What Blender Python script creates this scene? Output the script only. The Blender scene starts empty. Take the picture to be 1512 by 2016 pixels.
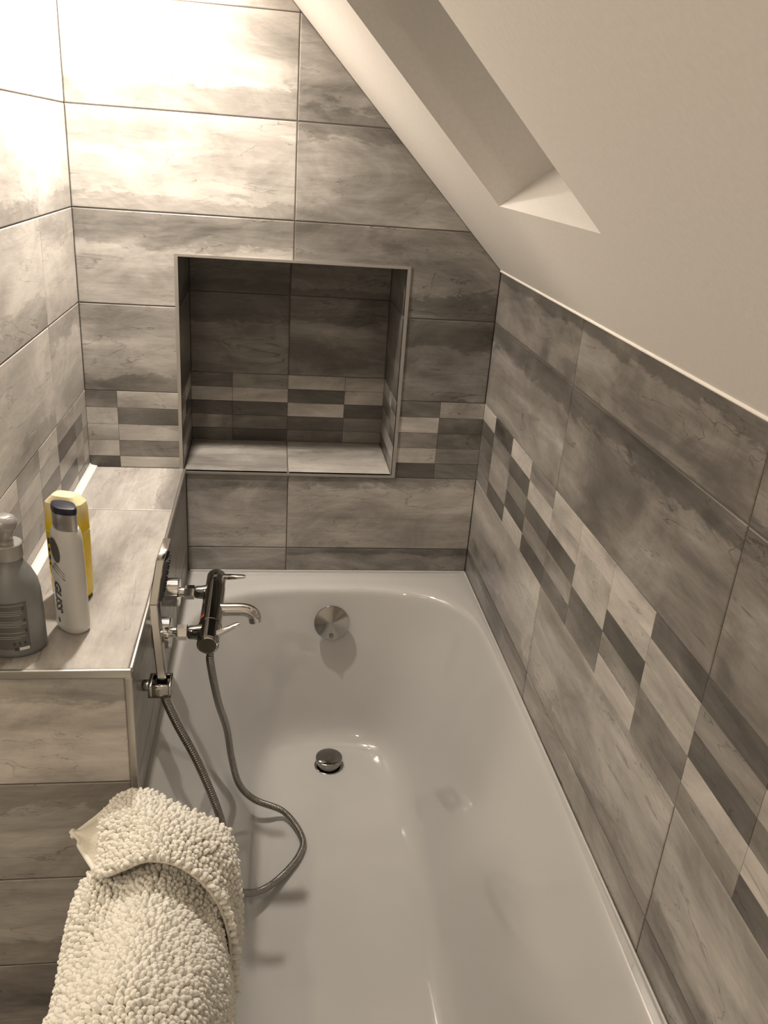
import bpy, bmesh, math, random
from mathutils import Vector, Matrix
random.seed(7)
PI = math.pi
sc = bpy.context.scene
COL = sc.collection
FLOOR = -0.83            # working frame: z=0 is the lower edge of the mosaic band; everything is lifted by ZUP at the end
ZUP = 0.83
W = 0.9525               # right wall x
SZ, SK = 0.519, 1.0131   # knee height on right wall, slope of the sloping ceiling
RIM = -0.2667            # bathtub rim
LED = 0.012              # ledge top
BX, BD = 0.2242, 0.8632  # ledge width / length
CEIL = 1.55

# ------------------------------------------------------------------ camera, lights, exposure
cam = bpy.data.cameras.new('camera'); cam_o = bpy.data.objects.new('camera', cam); COL.objects.link(cam_o)
Rm = Matrix(((0.99028882, -0.01611945, -0.13808774), (-0.12029817, 0.39852649, -0.90923319), (0.06968796, 0.91701516, 0.39271719)))
cam_o.matrix_world = Matrix.Translation((0.4229, -1.9597, 0.7509)) @ Rm.to_4x4()
cam.sensor_fit = 'HORIZONTAL'; cam.sensor_width = 36; cam.lens = 1649.2/1512*36; cam.clip_start = 0.02
sc.camera = cam_o
sc.view_settings.view_transform = 'Standard'; sc.view_settings.look = 'None'
sc.view_settings.gamma = 1; sc.view_settings.use_curve_mapping = False
sc.view_settings.exposure = 0.0
world = bpy.data.worlds.new('world'); sc.world = world; world.use_nodes = True
world.node_tree.nodes['Background'].inputs[0].default_value = (0.9, 0.8, 0.65, 1)
world.node_tree.nodes['Background'].inputs[1].default_value = 0.02

LAMP_A = (0.190, -0.27, 1.175); POWER_A = 19.5; TILT_A = math.radians(30)
LAMP_B = (-0.62, -1.62, CEIL-0.03); POWER_B = 1.5
LAMP_C = (-0.22, -2.60, CEIL-0.03); POWER_C = 10.0
WARM = (1.0, 0.84, 0.66)
def area(name, loc, power, size, color, rot=(0, 0, 0), spread=PI):
    l = bpy.data.lights.new(name, 'AREA'); l.shape = 'DISK'; l.size = size; l.energy = power; l.color = color; l.spread = spread
    o = bpy.data.objects.new(name, l); o.location = loc; o.rotation_euler = rot; COL.objects.link(o); return o
def point(name, loc, power, r, color):
    l = bpy.data.lights.new(name, 'POINT'); l.energy = power; l.color = color; l.shadow_soft_size = r
    o = bpy.data.objects.new(name, l); o.location = loc; COL.objects.link(o); return o
area('spotlight_glow', LAMP_A, POWER_A, 0.06, (1.0, 0.90, 0.79), rot=(0, TILT_A, 0))
area('ceiling_light_glow', LAMP_B, POWER_B, 0.07, WARM)
area('ceiling_light_glow', LAMP_C, POWER_C, 0.10, WARM)
FILL_D = (-1.55, -1.45, 0.80)  # soft fill added from the left to brighten the slope, no fixture there
area('added_side_fill', FILL_D, 16.0, 0.45, WARM, rot=(PI/2, 0, -math.radians(88)))

# ------------------------------------------------------------------ materials
def new_mat(name):
    m = bpy.data.materials.new(name); m.use_nodes = True
    nt = m.node_tree; b = nt.nodes['Principled BSDF']
    return m, nt, b
def N(nt, t, **kw):
    n = nt.nodes.new(t)
    for k, v in kw.items(): setattr(n, k, v)
    return n
def simple(name, col, rough=0.5, metal=0.0, spec=0.5, bump=None, noise=None, **kw):
    m, nt, b = new_mat(name)
    b.inputs['Base Color'].default_value = (*col, 1); b.inputs['Roughness'].default_value = rough
    b.inputs['Metallic'].default_value = metal; b.inputs['Specular IOR Level'].default_value = spec
    for k, v in kw.items(): b.inputs[k].default_value = v
    tc = N(nt, 'ShaderNodeTexCoord')
    ns = N(nt, 'ShaderNodeTexNoise'); ns.inputs['Scale'].default_value = noise or 30; ns.inputs['Detail'].default_value = 4
    nt.links.new(tc.outputs['Object'], ns.inputs['Vector'])
    mr = N(nt, 'ShaderNodeMapRange'); mr.inputs['To Min'].default_value = 0.93; mr.inputs['To Max'].default_value = 1.05
    nt.links.new(ns.outputs[0], mr.inputs['Value'])
    mx = N(nt, 'ShaderNodeMix', data_type='RGBA', blend_type='MULTIPLY'); mx.inputs[0].default_value = 1
    mx.inputs[6].default_value = (*col, 1); nt.links.new(mr.outputs[0], mx.inputs[7]); nt.links.new(mx.outputs[2], b.inputs['Base Color'])
    if bump:
        bp = N(nt, 'ShaderNodeBump'); bp.inputs['Strength'].default_value = bump[0]; bp.inputs['Distance'].default_value = bump[1]
        nt.links.new(ns.outputs[0], bp.inputs['Height']); nt.links.new(bp.outputs[0], b.inputs['Normal'])
    return m

def tile_material():
    """Stoneware printed like weathered planks; tone and seed of every tile come from mesh attributes."""
    m, nt, b = new_mat('stoneware_tile')
    L = nt.links.new
    uv = N(nt, 'ShaderNodeUVMap', uv_map='UVMap'); tuv = N(nt, 'ShaderNodeUVMap', uv_map='TileUV')
    tone = N(nt, 'ShaderNodeAttribute', attribute_name='tone'); seed = N(nt, 'ShaderNodeAttribute', attribute_name='seed')
    def math_(op, a, c=None, clamp=False):
        n = N(nt, 'ShaderNodeMath', operation=op); n.use_clamp = clamp
        for i, v in enumerate((a, c)):
            if v is None: continue
            if isinstance(v, (int, float)): n.inputs[i].default_value = v
            else: L(v, n.inputs[i])
        return n.outputs[0]
    sep = N(nt, 'ShaderNodeSeparateXYZ'); L(uv.outputs[0], sep.inputs[0])
    tsep = N(nt, 'ShaderNodeSeparateXYZ'); L(tuv.outputs[0], tsep.inputs[0])
    def coords(su, sv, k):
        c = N(nt, 'ShaderNodeCombineXYZ')
        L(math_('MULTIPLY', sep.outputs[0], su), c.inputs[0]); L(math_('MULTIPLY', sep.outputs[1], sv), c.inputs[1])
        L(math_('MULTIPLY', seed.outputs['Fac'], k), c.inputs[2]); return c.outputs[0]
    def noise(vec, scale, det=6, rough=0.6, dist=0.0):
        n = N(nt, 'ShaderNodeTexNoise'); n.inputs['Scale'].default_value = scale; n.inputs['Detail'].default_value = det
        n.inputs['Roughness'].default_value = rough; n.inputs['Distortion'].default_value = dist; L(vec, n.inputs['Vector']); return n.outputs[0]
    broad = noise(coords(2.4, 11, 61.3), 1.0, 7, 0.62, 0.5)
    blot = noise(coords(5, 8, 37.1), 1.0, 8, 0.7, 0.9)
    fine = noise(coords(22, 160, 13.7), 1.0, 4, 0.6, 0.3)
    edge = noise(coords(9, 26, 23.9), 1.0, 8, 0.72, 0.4)
    # ragged darker band along one long side of the tile (side and height vary with the seed)
    fl = math_('FRACT', math_('MULTIPLY', seed.outputs['Fac'], 7.31)); flip = math_('GREATER_THAN', fl, 0.45)
    v = tsep.outputs[1]; vi = math_('SUBTRACT', 1.0, v)
    mixv = N(nt, 'ShaderNodeMix', data_type='FLOAT'); L(flip, mixv.inputs[0]); L(v, mixv.inputs[2]); L(vi, mixv.inputs[3])
    bandpos = math_('ADD', mixv.outputs[0], math_('MULTIPLY', math_('SUBTRACT', edge, 0.5), 0.7))
    wid = math_('ADD', 0.12, math_('MULTIPLY', math_('FRACT', math_('MULTIPLY', seed.outputs['Fac'], 3.77)), 0.22))
    mr = N(nt, 'ShaderNodeMapRange', interpolation_type='SMOOTHSTEP')
    L(math_('SUBTRACT', bandpos, wid), mr.inputs['Value']); mr.inputs['From Min'].default_value = -0.02; mr.inputs['From Max'].default_value = 0.05
    mr.inputs['To Min'].default_value = 1; mr.inputs['To Max'].default_value = 0
    iscell = N(nt, 'ShaderNodeAttribute', attribute_name='cell')
    band = math_('MULTIPLY', mr.outputs[0], math_('SUBTRACT', 1.0, iscell.outputs['Fac']))
    # value 0..1
    val = math_('ADD', tone.outputs['Fac'], math_('MULTIPLY', math_('SUBTRACT', broad, 0.5), 0.95))
    val = math_('ADD', val, math_('MULTIPLY', math_('SUBTRACT', blot, 0.5), 0.72))
    val = math_('ADD', val, math_('MULTIPLY', math_('SUBTRACT', fine, 0.5), 0.16))
    val = math_('SUBTRACT', val, math_('MULTIPLY', band, 0.17))
    # thin cracks
    vor = N(nt, 'ShaderNodeTexNoise'); vor.inputs['Scale'].default_value = 1.0; vor.inputs['Detail'].default_value = 5; vor.inputs['Distortion'].default_value = 0.8
    L(coords(3.0, 14, 91.7), vor.inputs['Vector'])
    cr = math_('ABSOLUTE', math_('SUBTRACT', vor.outputs[0], 0.47))
    crm = N(nt, 'ShaderNodeMapRange'); L(cr, crm.inputs['Value']); crm.inputs['From Max'].default_value = 0.005; crm.inputs['To Min'].default_value = 0.24; crm.inputs['To Max'].default_value = 0.0
    gate = math_('GREATER_THAN', broad, 0.48)
    val = math_('SUBTRACT', val, math_('MULTIPLY', crm.outputs[0], gate), True)
    ramp = N(nt, 'ShaderNodeValToRGB'); cr_ = ramp.color_ramp
    cr_.elements[0].position = 0.0; cr_.elements[0].color = (0.055, 0.050, 0.045, 1)
    cr_.elements[1].position = 1.0; cr_.elements[1].color = (0.66, 0.62, 0.57, 1)
    for p, c in ((0.25, (0.125, 0.116, 0.105)), (0.5, (0.26, 0.243, 0.222)), (0.75, (0.45, 0.423, 0.39))):
        e = cr_.elements.new(p); e.color = (*c, 1)
    L(val, ramp.inputs[0]); L(ramp.outputs[0], b.inputs['Base Color'])
    rr = N(nt, 'ShaderNodeMapRange'); L(broad, rr.inputs['Value']); rr.inputs['To Min'].default_value = 0.24; rr.inputs['To Max'].default_value = 0.36
    L(rr.outputs[0], b.inputs['Roughness']); b.inputs['Specular IOR Level'].default_value = 0.5
    bp = N(nt, 'ShaderNodeBump'); bp.inputs['Strength'].default_value = 0.25; bp.inputs['Distance'].default_value = 0.001
    L(math_('ADD', fine, blot), bp.inputs['Height']); L(bp.outputs[0], b.inputs['Normal'])
    return m
M = {}
M['tile'] = tile_material()
M['grout'] = simple('dark_grout', (0.10, 0.085, 0.07), 0.9)
M['plaster'] = simple('painted_plaster', (0.78, 0.755, 0.72), 0.75, spec=0.2, bump=(0.08, 0.002), noise=160)
M['silicone'] = simple('white_silicone', (0.85, 0.82, 0.77), 0.35)
M['enamel'] = simple('white_bath_enamel', (0.50, 0.493, 0.475), 0.07, spec=0.6, noise=3, **{'Coat Weight': 0.3, 'Coat Roughness': 0.03})
M['alu'] = simple('brushed_aluminium', (0.46, 0.44, 0.41), 0.38, 0.8, noise=200)
M['chrome'] = simple('polished_chrome', (0.70, 0.69, 0.67), 0.07, 1.0)
M['chrome_dark'] = simple('chrome_dark_reflect', (0.30, 0.29, 0.275), 0.09, 1.0)  # same chrome, dark reflections painted into its base colour
M['chrome_mid'] = simple('chrome_dimmed', (0.44, 0.43, 0.41), 0.13, 1.0)  # hand shower chrome, bright reflections toned down through the base colour
M['hose'] = simple('steel_hose', (0.30, 0.285, 0.26), 0.26, 1.0)
M['black'] = simple('black_rubber', (0.015, 0.015, 0.016), 0.5)
M['red'] = simple('red_mark', (0.4, 0.03, 0.02), 0.4)
M['mat'] = simple('cream_chenille', (0.80, 0.775, 0.70), 0.95, spec=0.1, noise=300, **{'Sheen Weight': 0.25})
M['backing'] = simple('cream_mat_backing', (0.72, 0.68, 0.58), 0.95, spec=0.05, bump=(0.6, 0.002), noise=350)
M['silver'] = simple('silver_plastic', (0.255, 0.262, 0.26), 0.36, 0.3)
M['silver_light'] = simple('pale_silver_plastic', (0.36, 0.355, 0.34), 0.28, 0.25)
M['white_plastic'] = simple('white_plastic', (0.62, 0.61, 0.585), 0.28)
M['navy'] = simple('navy_cap_plastic', (0.010, 0.012, 0.028), 0.35)
M['brushed'] = simple('brushed_cap_band', (0.45, 0.44, 0.42), 0.3, 0.9, noise=90)
M['yellow'] = simple('yellow_gel', (0.80, 0.56, 0.02), 0.22, **{'Subsurface Weight': 0.15})
M['cream_plastic'] = simple('pale_cream_plastic', (0.88, 0.82, 0.55), 0.25, **{'Subsurface Weight': 0.2})
M['ink'] = simple('dark_print', (0.05, 0.05, 0.055), 0.5)
M['ink_grey'] = simple('grey_print', (0.28, 0.27, 0.25), 0.5)
M['paper'] = simple('white_sticker', (0.8, 0.79, 0.76), 0.6)
M['dark_floor'] = simple('grey_floor_tile', (0.28, 0.26, 0.235), 0.5, noise=6)
M['white_frame'] = simple('white_window_frame', (0.8, 0.78, 0.74), 0.4)
M['bulb'], nt_, b_ = new_mat('lit_diffuser')
b_.inputs['Emission Color'].default_value = (1, 0.86, 0.7, 1); b_.inputs['Emission Strength'].default_value = 4
gm, nt_, b_ = new_mat('window_glass'); M['glass'] = gm
b_.inputs['Base Color'].default_value = (0.9, 0.93, 0.95, 1); b_.inputs['Roughness'].default_value = 0.02; b_.inputs['Transmission Weight'].default_value = 1.0

# ------------------------------------------------------------------ mesh helpers
def link(name, bm, mats, parent=None, smooth=True, loc=None, angle=35):
    """make one mesh object; geometry is in working world coordinates, the origin moves to loc"""
    me = bpy.data.meshes.new(name)
    o_loc = Vector(loc) if loc is not None else (Vector(parent['_w']) if parent is not None else Vector((0, 0, 0)))
    bmesh.ops.translate(bm, verts=bm.verts, vec=-o_loc)
    bm.to_mesh(me); bm.free()
    for m in (mats if isinstance(mats, (list, tuple)) else [mats]): me.materials.append(m)
    if smooth:
        me.polygons.foreach_set('use_smooth', [True]*len(me.polygons)); me.set_sharp_from_angle(angle=math.radians(angle))
    o = bpy.data.objects.new(name, me); COL.objects.link(o)
    if parent is not None:
        o.parent = parent; o.location = o_loc - Vector(parent['_w'])
    else: o.location = o_loc
    o['_w'] = list(o_loc)
    return o
def thing(name, label, cat, loc, group=None):
    o = bpy.data.objects.new(name, None); COL.objects.link(o); o.location = loc; o['_w'] = list(loc)
    o.empty_display_size = 0.03
    o['label'] = label; o['category'] = cat
    if group: o['group'] = group
    return o
def tag(o, label, cat, kind=None):
    o['label'] = label; o['category'] = cat
    if kind: o['kind'] = kind
    return o
def struct(o): o['kind'] = 'structure'; return o
def box(bm, lo, hi, mi=0, bevel=0.0, rot=None):
    vs = [bm.verts.new((x, y, z)) for z in (lo[2], hi[2]) for y in (lo[1], hi[1]) for x in (lo[0], hi[0])]
    if rot is not None:
        c = (Vector(lo)+Vector(hi))/2
        for v in vs: v.co = c + rot @ (v.co-c)
    fs = [bm.faces.new([vs[i] for i in q]) for q in ((0, 2, 3, 1), (4, 5, 7, 6), (0, 1, 5, 4), (2, 6, 7, 3), (0, 4, 6, 2), (1, 3, 7, 5))]
    for f in fs: f.material_index = mi
    if bevel > 0:
        es = list({e for f in fs for e in f.edges})
        bmesh.ops.bevel(bm, geom=es, offset=bevel, segments=3, profile=0.5, affect='EDGES')
    return vs
def frame_from(axis):
    a = Vector(axis).normalized(); t = Vector((0, 0, 1)) if abs(a.z) < 0.9 else Vector((1, 0, 0))
    u = a.cross(t).normalized(); return a, u, a.cross(u).normalized()
def revolve(bm, base, axis, prof, seg=32, mi=0, cap0=True, cap1=True, sx=1.0, sy=1.0, uv=None):
    """prof: list of (distance along axis, radius); sx/sy squash"""
    a, u, v = frame_from(axis)
    if uv: u, v = uv
    base = Vector(base); rings = []
    for d, r in prof:
        rings.append([bm.verts.new(base + a*d + u*(math.cos(2*PI*i/seg)*r*sx) + v*(math.sin(2*PI*i/seg)*r*sy)) for i in range(seg)])
    fs = []
    for k in range(len(rings)-1):
        for i in range(seg):
            fs.append(bm.faces.new((rings[k][i], rings[k][(i+1) % seg], rings[k+1][(i+1) % seg], rings[k+1][i])))
    if cap0: fs.append(bm.faces.new(rings[0][::-1]))
    if cap1: fs.append(bm.faces.new(rings[-1]))
    for f in fs: f.material_index = mi
    return rings
def prism(bm, poly, d0, d1, to3, mi=0):
    """poly 2D list -> extruded between depths d0,d1 ; to3(u,v,d)"""
    a = [bm.verts.new(to3(u, v, d0)) for u, v in poly]; b = [bm.verts.new(to3(u, v, d1)) for u, v in poly]
    fs = [bm.faces.new(a), bm.faces.new(b[::-1])]
    n = len(poly)
    for i in range(n): fs.append(bm.faces.new((a[i], b[i], b[(i+1) % n], a[(i+1) % n])))
    for f in fs: f.material_index = mi
    return fs
def spline(pts, n):
    """Catmull-Rom through pts, n samples per span"""
    P = [Vector(p) for p in pts]; P = [2*P[0]-P[1]] + P + [2*P[-1]-P[-2]]; out = []
    for i in range(1, len(P)-2):
        for k in range(n):
            t = k/n; p0, p1, p2, p3 = P[i-1:i+3]
            out.append(0.5*((2*p1)+(p2-p0)*t+(2*p0-5*p1+4*p2-p3)*t*t+(3*p1-p0-3*p2+p3)*t**3))
    out.append(P[-2]); return out
def tube(bm, path, rad, seg=16, mi=0, caps=True):
    """path list of Vector, rad float or function(index, s)"""
    up = None; rings = []; s = 0
    for i, p in enumerate(path):
        t = (path[min(i+1, len(path)-1)]-path[max(i-1, 0)]).normalized()
        if i: s += (p-path[i-1]).length
        if up is None: up = t.orthogonal().normalized()
        up = (up - t*up.dot(t)).normalized(); w = t.cross(up)
        r = rad(i, s) if callable(rad) else rad
        rings.append([bm.verts.new(p + (up*math.cos(2*PI*k/seg) + w*math.sin(2*PI*k/seg))*r) for k in range(seg)])
    for a, b in zip(rings, rings[1:]):
        for k in range(seg):
            f = bm.faces.new((a[k], b[k], b[(k+1) % seg], a[(k+1) % seg])); f.material_index = mi
    if caps: bm.faces.new(rings[0]).material_index = mi; bm.faces.new(rings[-1][::-1]).material_index = mi
    bmesh.ops.recalc_face_normals(bm, faces=bm.faces)

# ---- tiled surfaces
def inset_poly(poly, d):
    n = len(poly); out = []
    area_ = sum(poly[i][0]*poly[(i+1) % n][1]-poly[(i+1) % n][0]*poly[i][1] for i in range(n))
    if area_ < 0: poly = poly[::-1]
    for i in range(n):
        p0, p1, p2 = poly[i-1], poly[i], poly[(i+1) % n]
        e1 = (p1[0]-p0[0], p1[1]-p0[1]); e2 = (p2[0]-p1[0], p2[1]-p1[1])
        l1 = math.hypot(*e1); l2 = math.hypot(*e2)
        n1 = (-e1[1]/l1, e1[0]/l1); n2 = (-e2[1]/l2, e2[0]/l2)
        k = 1+n1[0]*n2[0]+n1[1]*n2[1]
        out.append((p1[0]+d*(n1[0]+n2[0])/k, p1[1]+d*(n1[1]+n2[1])/k))
    return out
def clip(poly, a, b, c):
    """keep a*u+b*v<=c"""
    out = []; n = len(poly)
    for i in range(n):
        p, q = poly[i], poly[(i+1) % n]; fp = a*p[0]+b*p[1]-c; fq = a*q[0]+b*q[1]-c
        if fp <= 1e-9: out.append(p)
        if (fp < -1e-9 and fq > 1e-9) or (fp > 1e-9 and fq < -1e-9):
            t = fp/(fp-fq); out.append((p[0]+(q[0]-p[0])*t, p[1]+(q[1]-p[1])*t))
    return out
class Tiles:
    def __init__(self):
        self.bm = bmesh.new(); b = self.bm
        self.uv = b.loops.layers.uv.new('UVMap'); self.tuv = b.loops.layers.uv.new('TileUV')
        self.tone = b.faces.layers.float.new('tone'); self.seed = b.faces.layers.float.new('seed'); self.cell = b.faces.layers.float.new('cell')
        self.k = random.random()
    def tile(self, poly, to3, tone, seed=None, cell=False, gap=0.0011, bev=0.0016, swap=False, tbox=None):
        """poly in (u,v) metres; to3(u,v,depth) with depth>0 into the wall; surface at depth 0"""
        if seed is None: seed = random.random()
        us = [p[0] for p in poly]; vs = [p[1] for p in poly]
        u0, u1, v0, v1 = tbox or (min(us), max(us), min(vs), max(vs))
        o = inset_poly(poly, gap); i = inset_poly(poly, gap+bev)
        rings = [[self.bm.verts.new(to3(u, v, 0.004)) for u, v in o], [self.bm.verts.new(to3(u, v, 0.0009)) for u, v in o], [self.bm.verts.new(to3(u, v, 0.0)) for u, v in i]]
        uvs = [o, o, i]; n = len(o); fs = []
        for r in range(2):
            for a in range(n):
                b = (a+1) % n
                fs.append((self.bm.faces.new((rings[r][a], rings[r][b], rings[r+1][b], rings[r+1][a])), (uvs[r][a], uvs[r][b], uvs[r+1][b], uvs[r+1][a])))
        fs.append((self.bm.faces.new(rings[2]), i))
        for f, co in fs:
            f.material_index = 0; f[self.tone] = tone; f[self.seed] = seed; f[self.cell] = 1.0 if cell else 0.0
            for lp, (u, v) in zip(f.loops, co):
                if swap: u_, v_ = v, u
                else: u_, v_ = u, v
                lp[self.uv].uv = (u_, v_); tu, tv = (u-u0)/(u1-u0), (v-v0)/(v1-v0); lp[self.tuv].uv = (tv, tu) if swap else (tu, tv)
    def rect(self, u0, u1, v0, v1, to3, tone, **k): self.tile([(u0, v0), (u1, v0), (u1, v1), (u0, v1)], to3, tone, **k)
    def mosaic(self, us, v0, v1, to3, rows, clipv=None):
        """us: increasing column bounds, rows: top to bottom strings of tones, one char per column"""
        T = {'W': 0.80, 'L': 0.70, 'l': 0.60, 'M': 0.42, 'm': 0.33, 'D': 0.15, 'd': 0.22}
        n = len(rows); h = (v1-v0)/n
        for r, row in enumerate(rows):
            a, b = v1-(r+1)*h, v1-r*h
            if clipv is not None:
                if b <= clipv+0.002: continue
                a = max(a, clipv)
            for c, ch in enumerate(row):
                if c+1 >= len(us): break
                self.rect(us[c], us[c+1], a, b, to3, T[ch], cell=True, gap=0.0002, bev=0.0004)
    def body(self, lo, hi): box(self.bm, lo, hi, 1)
    def done(self, name, **k):
        bmesh.ops.recalc_face_normals(self.bm, faces=[f for f in self.bm.faces if f.material_index == 1])
        return struct(link(name, self.bm, [M['tile'], M['grout']], smooth=False, **k))
H = 0.2
UP = 0.45; LOW = 0.62   # tone of upper / lower big tiles
B = 0.0014              # grout face sits this far behind the tile face

# ------------------------------------------------------------------ back wall with niche
NX0, NX1, NZ0, NZ1, ND = 0.2184, 0.7327, 0.0046, 0.511, 0.25
XJ = 0.473
t = Tiles()
back = lambda u, v, d: (u, d, v)
def slopeclip(poly): return clip(poly, SK, 1.0, SZ+SK*W)
XT = W-(CEIL-SZ)/SK
TH = 0.34
# grout body around the niche
for poly in ([(0, FLOOR), (W, FLOOR), (W, NZ0-B), (0, NZ0-B)], [(0, NZ0-B), (NX0-B, NZ0-B), (NX0-B, NZ1+B), (0, NZ1+B)], [(NX1+B, NZ0-B), (W, NZ0-B), (W, NZ1+B), (NX1+B, NZ1+B)],
             slopeclip([(0, NZ1+B), (W, NZ1+B), (W, CEIL), (0, CEIL)])):
    prism(t.bm, poly, B, TH, lambda u, v, d: (u, d, v), 1)
prism(t.bm, [(NX0-B, NZ0-B), (NX1+B, NZ0-B), (NX1+B, NZ1+B), (NX0-B, NZ1+B)], ND+B, TH, lambda u, v, d: (u, d, v), 1)
# low rows
for z0, z1 in ((RIM-0.02, -0.2), (-0.2, 0.0)):
    t.rect(BX, XJ, z0, z1, back, LOW if z1 == 0.0 else 0.5); t.rect(XJ, W, z0, z1, back, LOW if z1 == 0.0 else 0.45)
t.rect(0, BX, -0.2, 0.0, back, LOW)
# mosaic band left and right of the niche
t.mosaic([0, 0.071, NX0], 0.0, 0.2, back, ['ml', 'Lm', 'll', 'ld', 'DL'], clipv=LED)
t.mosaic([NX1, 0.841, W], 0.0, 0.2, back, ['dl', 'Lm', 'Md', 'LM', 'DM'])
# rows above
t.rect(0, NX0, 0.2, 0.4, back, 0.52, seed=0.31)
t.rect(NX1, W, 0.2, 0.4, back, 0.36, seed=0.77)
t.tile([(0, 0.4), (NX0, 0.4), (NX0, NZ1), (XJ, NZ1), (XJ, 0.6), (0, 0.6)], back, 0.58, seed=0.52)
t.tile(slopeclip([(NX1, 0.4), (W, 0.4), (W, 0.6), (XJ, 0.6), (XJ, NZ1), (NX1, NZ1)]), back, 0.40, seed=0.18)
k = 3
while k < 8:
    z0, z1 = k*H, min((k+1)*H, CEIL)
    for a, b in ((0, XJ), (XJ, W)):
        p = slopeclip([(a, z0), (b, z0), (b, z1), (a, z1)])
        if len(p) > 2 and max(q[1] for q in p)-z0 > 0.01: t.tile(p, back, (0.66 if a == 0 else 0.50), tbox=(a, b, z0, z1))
    k += 1
# niche lining
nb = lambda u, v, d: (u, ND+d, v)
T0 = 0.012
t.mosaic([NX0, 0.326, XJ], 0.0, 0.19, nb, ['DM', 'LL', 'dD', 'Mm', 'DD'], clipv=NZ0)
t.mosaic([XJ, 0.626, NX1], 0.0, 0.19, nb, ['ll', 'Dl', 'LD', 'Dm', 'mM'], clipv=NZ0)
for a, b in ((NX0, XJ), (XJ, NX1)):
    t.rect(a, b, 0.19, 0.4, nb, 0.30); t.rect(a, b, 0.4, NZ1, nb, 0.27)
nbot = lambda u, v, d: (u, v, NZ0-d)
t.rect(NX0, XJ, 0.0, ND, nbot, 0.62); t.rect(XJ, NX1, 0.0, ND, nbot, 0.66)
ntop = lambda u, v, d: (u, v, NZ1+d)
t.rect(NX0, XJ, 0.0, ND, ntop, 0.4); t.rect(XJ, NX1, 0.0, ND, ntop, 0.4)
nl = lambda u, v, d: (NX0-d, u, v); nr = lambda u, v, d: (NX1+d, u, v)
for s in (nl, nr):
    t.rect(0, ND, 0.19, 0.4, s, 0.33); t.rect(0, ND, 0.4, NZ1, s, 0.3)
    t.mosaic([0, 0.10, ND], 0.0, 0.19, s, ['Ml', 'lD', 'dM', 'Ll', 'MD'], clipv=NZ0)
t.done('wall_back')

# ------------------------------------------------------------------ right wall
RY1 = -3.3
t = Tiles()
t.body((W+B, RY1, FLOOR), (W+0.2, TH, SZ+0.03))
rt = lambda u, v, d: (W+d, -u, v)
J = [0, 0.57, 1.168, 1.766, 2.364, 2.962, -RY1]
low_t = [0.62, 0.58, 0.6, 0.6, 0.6, 0.6]
for i in range(6):
    t.rect(J[i], J[i+1], RIM-0.02 if i < 3 else -0.4, -0.2, rt, 0.46); t.rect(J[i], J[i+1], -0.2, 0.0, rt, low_t[i])
    t.rect(J[i], J[i+1], 0.2, 0.4, rt, [0.42, 0.34, 0.40, 0.36, 0.4, 0.4][i], seed=[0.41, 0.63, 0.27, 0.9, 0.2, 0.5][i])
    t.rect(J[i], J[i+1], 0.4, SZ-0.002, rt, [0.38, 0.36, 0.32, 0.4, 0.35, 0.4][i])
    if i >= 3: t.rect(J[i], J[i+1], -0.6, -0.4, rt, 0.5); t.rect(J[i], J[i+1], FLOOR, -0.6, rt, 0.5)
t.mosaic([0, 0.115, 0.267, 0.415, 0.57], 0, 0.2, rt, ['WDWM', 'dMDL', 'MlMD', 'mlDM', 'MDLD'])
t.mosaic([0.57, 0.718, 0.868, 1.017, 1.168], 0, 0.2, rt, ['LLLD', 'LlLL', 'DLDL', 'MDMm', 'DMLM'])
t.mosaic([1.168, 1.317, 1.467, 1.617, 1.766], 0, 0.2, rt, ['DDLM', 'MLDL', 'DMLD', 'LLMD', 'MDLM'])
for i in (3, 4, 5):
    a = J[i]; c = [a+(J[i+1]-a)*q/4 for q in range(5)]
    t.mosaic(c, 0, 0.2, rt, [['LMDL', 'DLLM', 'MDLD', 'LLMD', 'DMLL'], ['MLDW', 'LDML', 'DLMD', 'MLDM', 'LDLM']][i % 2])
t.done('wall_right')

# ------------------------------------------------------------------ left wall
t = Tiles()
t.body((-0.12, -BD+0.003, FLOOR), (-B, TH, CEIL))
lf = lambda u, v, d: (-d, -u, v)
JL = [0, 0.273, BD]
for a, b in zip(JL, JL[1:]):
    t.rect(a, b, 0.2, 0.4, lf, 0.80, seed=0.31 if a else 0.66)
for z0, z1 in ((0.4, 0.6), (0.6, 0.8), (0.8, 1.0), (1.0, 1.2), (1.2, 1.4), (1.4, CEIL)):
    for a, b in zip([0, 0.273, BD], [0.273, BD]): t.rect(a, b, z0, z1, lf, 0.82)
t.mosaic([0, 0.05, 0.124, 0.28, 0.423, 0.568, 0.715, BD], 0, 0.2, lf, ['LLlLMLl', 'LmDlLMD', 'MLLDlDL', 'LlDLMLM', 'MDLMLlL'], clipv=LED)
t.done('wall_left')

# ------------------------------------------------------------------ wall that faces the room, left of the ledge front
t = Tiles()
t.body((-1.8, -BD+B, FLOOR), (-B*2, -BD+0.10, CEIL))
fr = lambda u, v, d: (u, -BD+d, v)
xs = [-1.8, -1.33, -0.73, -0.13]
for i in range(3):
    z = -0.8
    t.rect(xs[i], xs[i+1], FLOOR, -0.6, fr, 0.5)
    for q in range(-3, 8):
        z1 = min((q+1)*H, CEIL)
        if q*H < CEIL-0.02: t.rect(xs[i], xs[i+1], q*H, z1, fr, 0.5)
for q in range(0, 8):
    z1 = min((q+1)*H, CEIL)
    if q*H < CEIL-0.02: t.rect(-0.13, -0.001, max(q*H, LED), z1, fr, 0.5)
t.done('wall_alcove')

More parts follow.
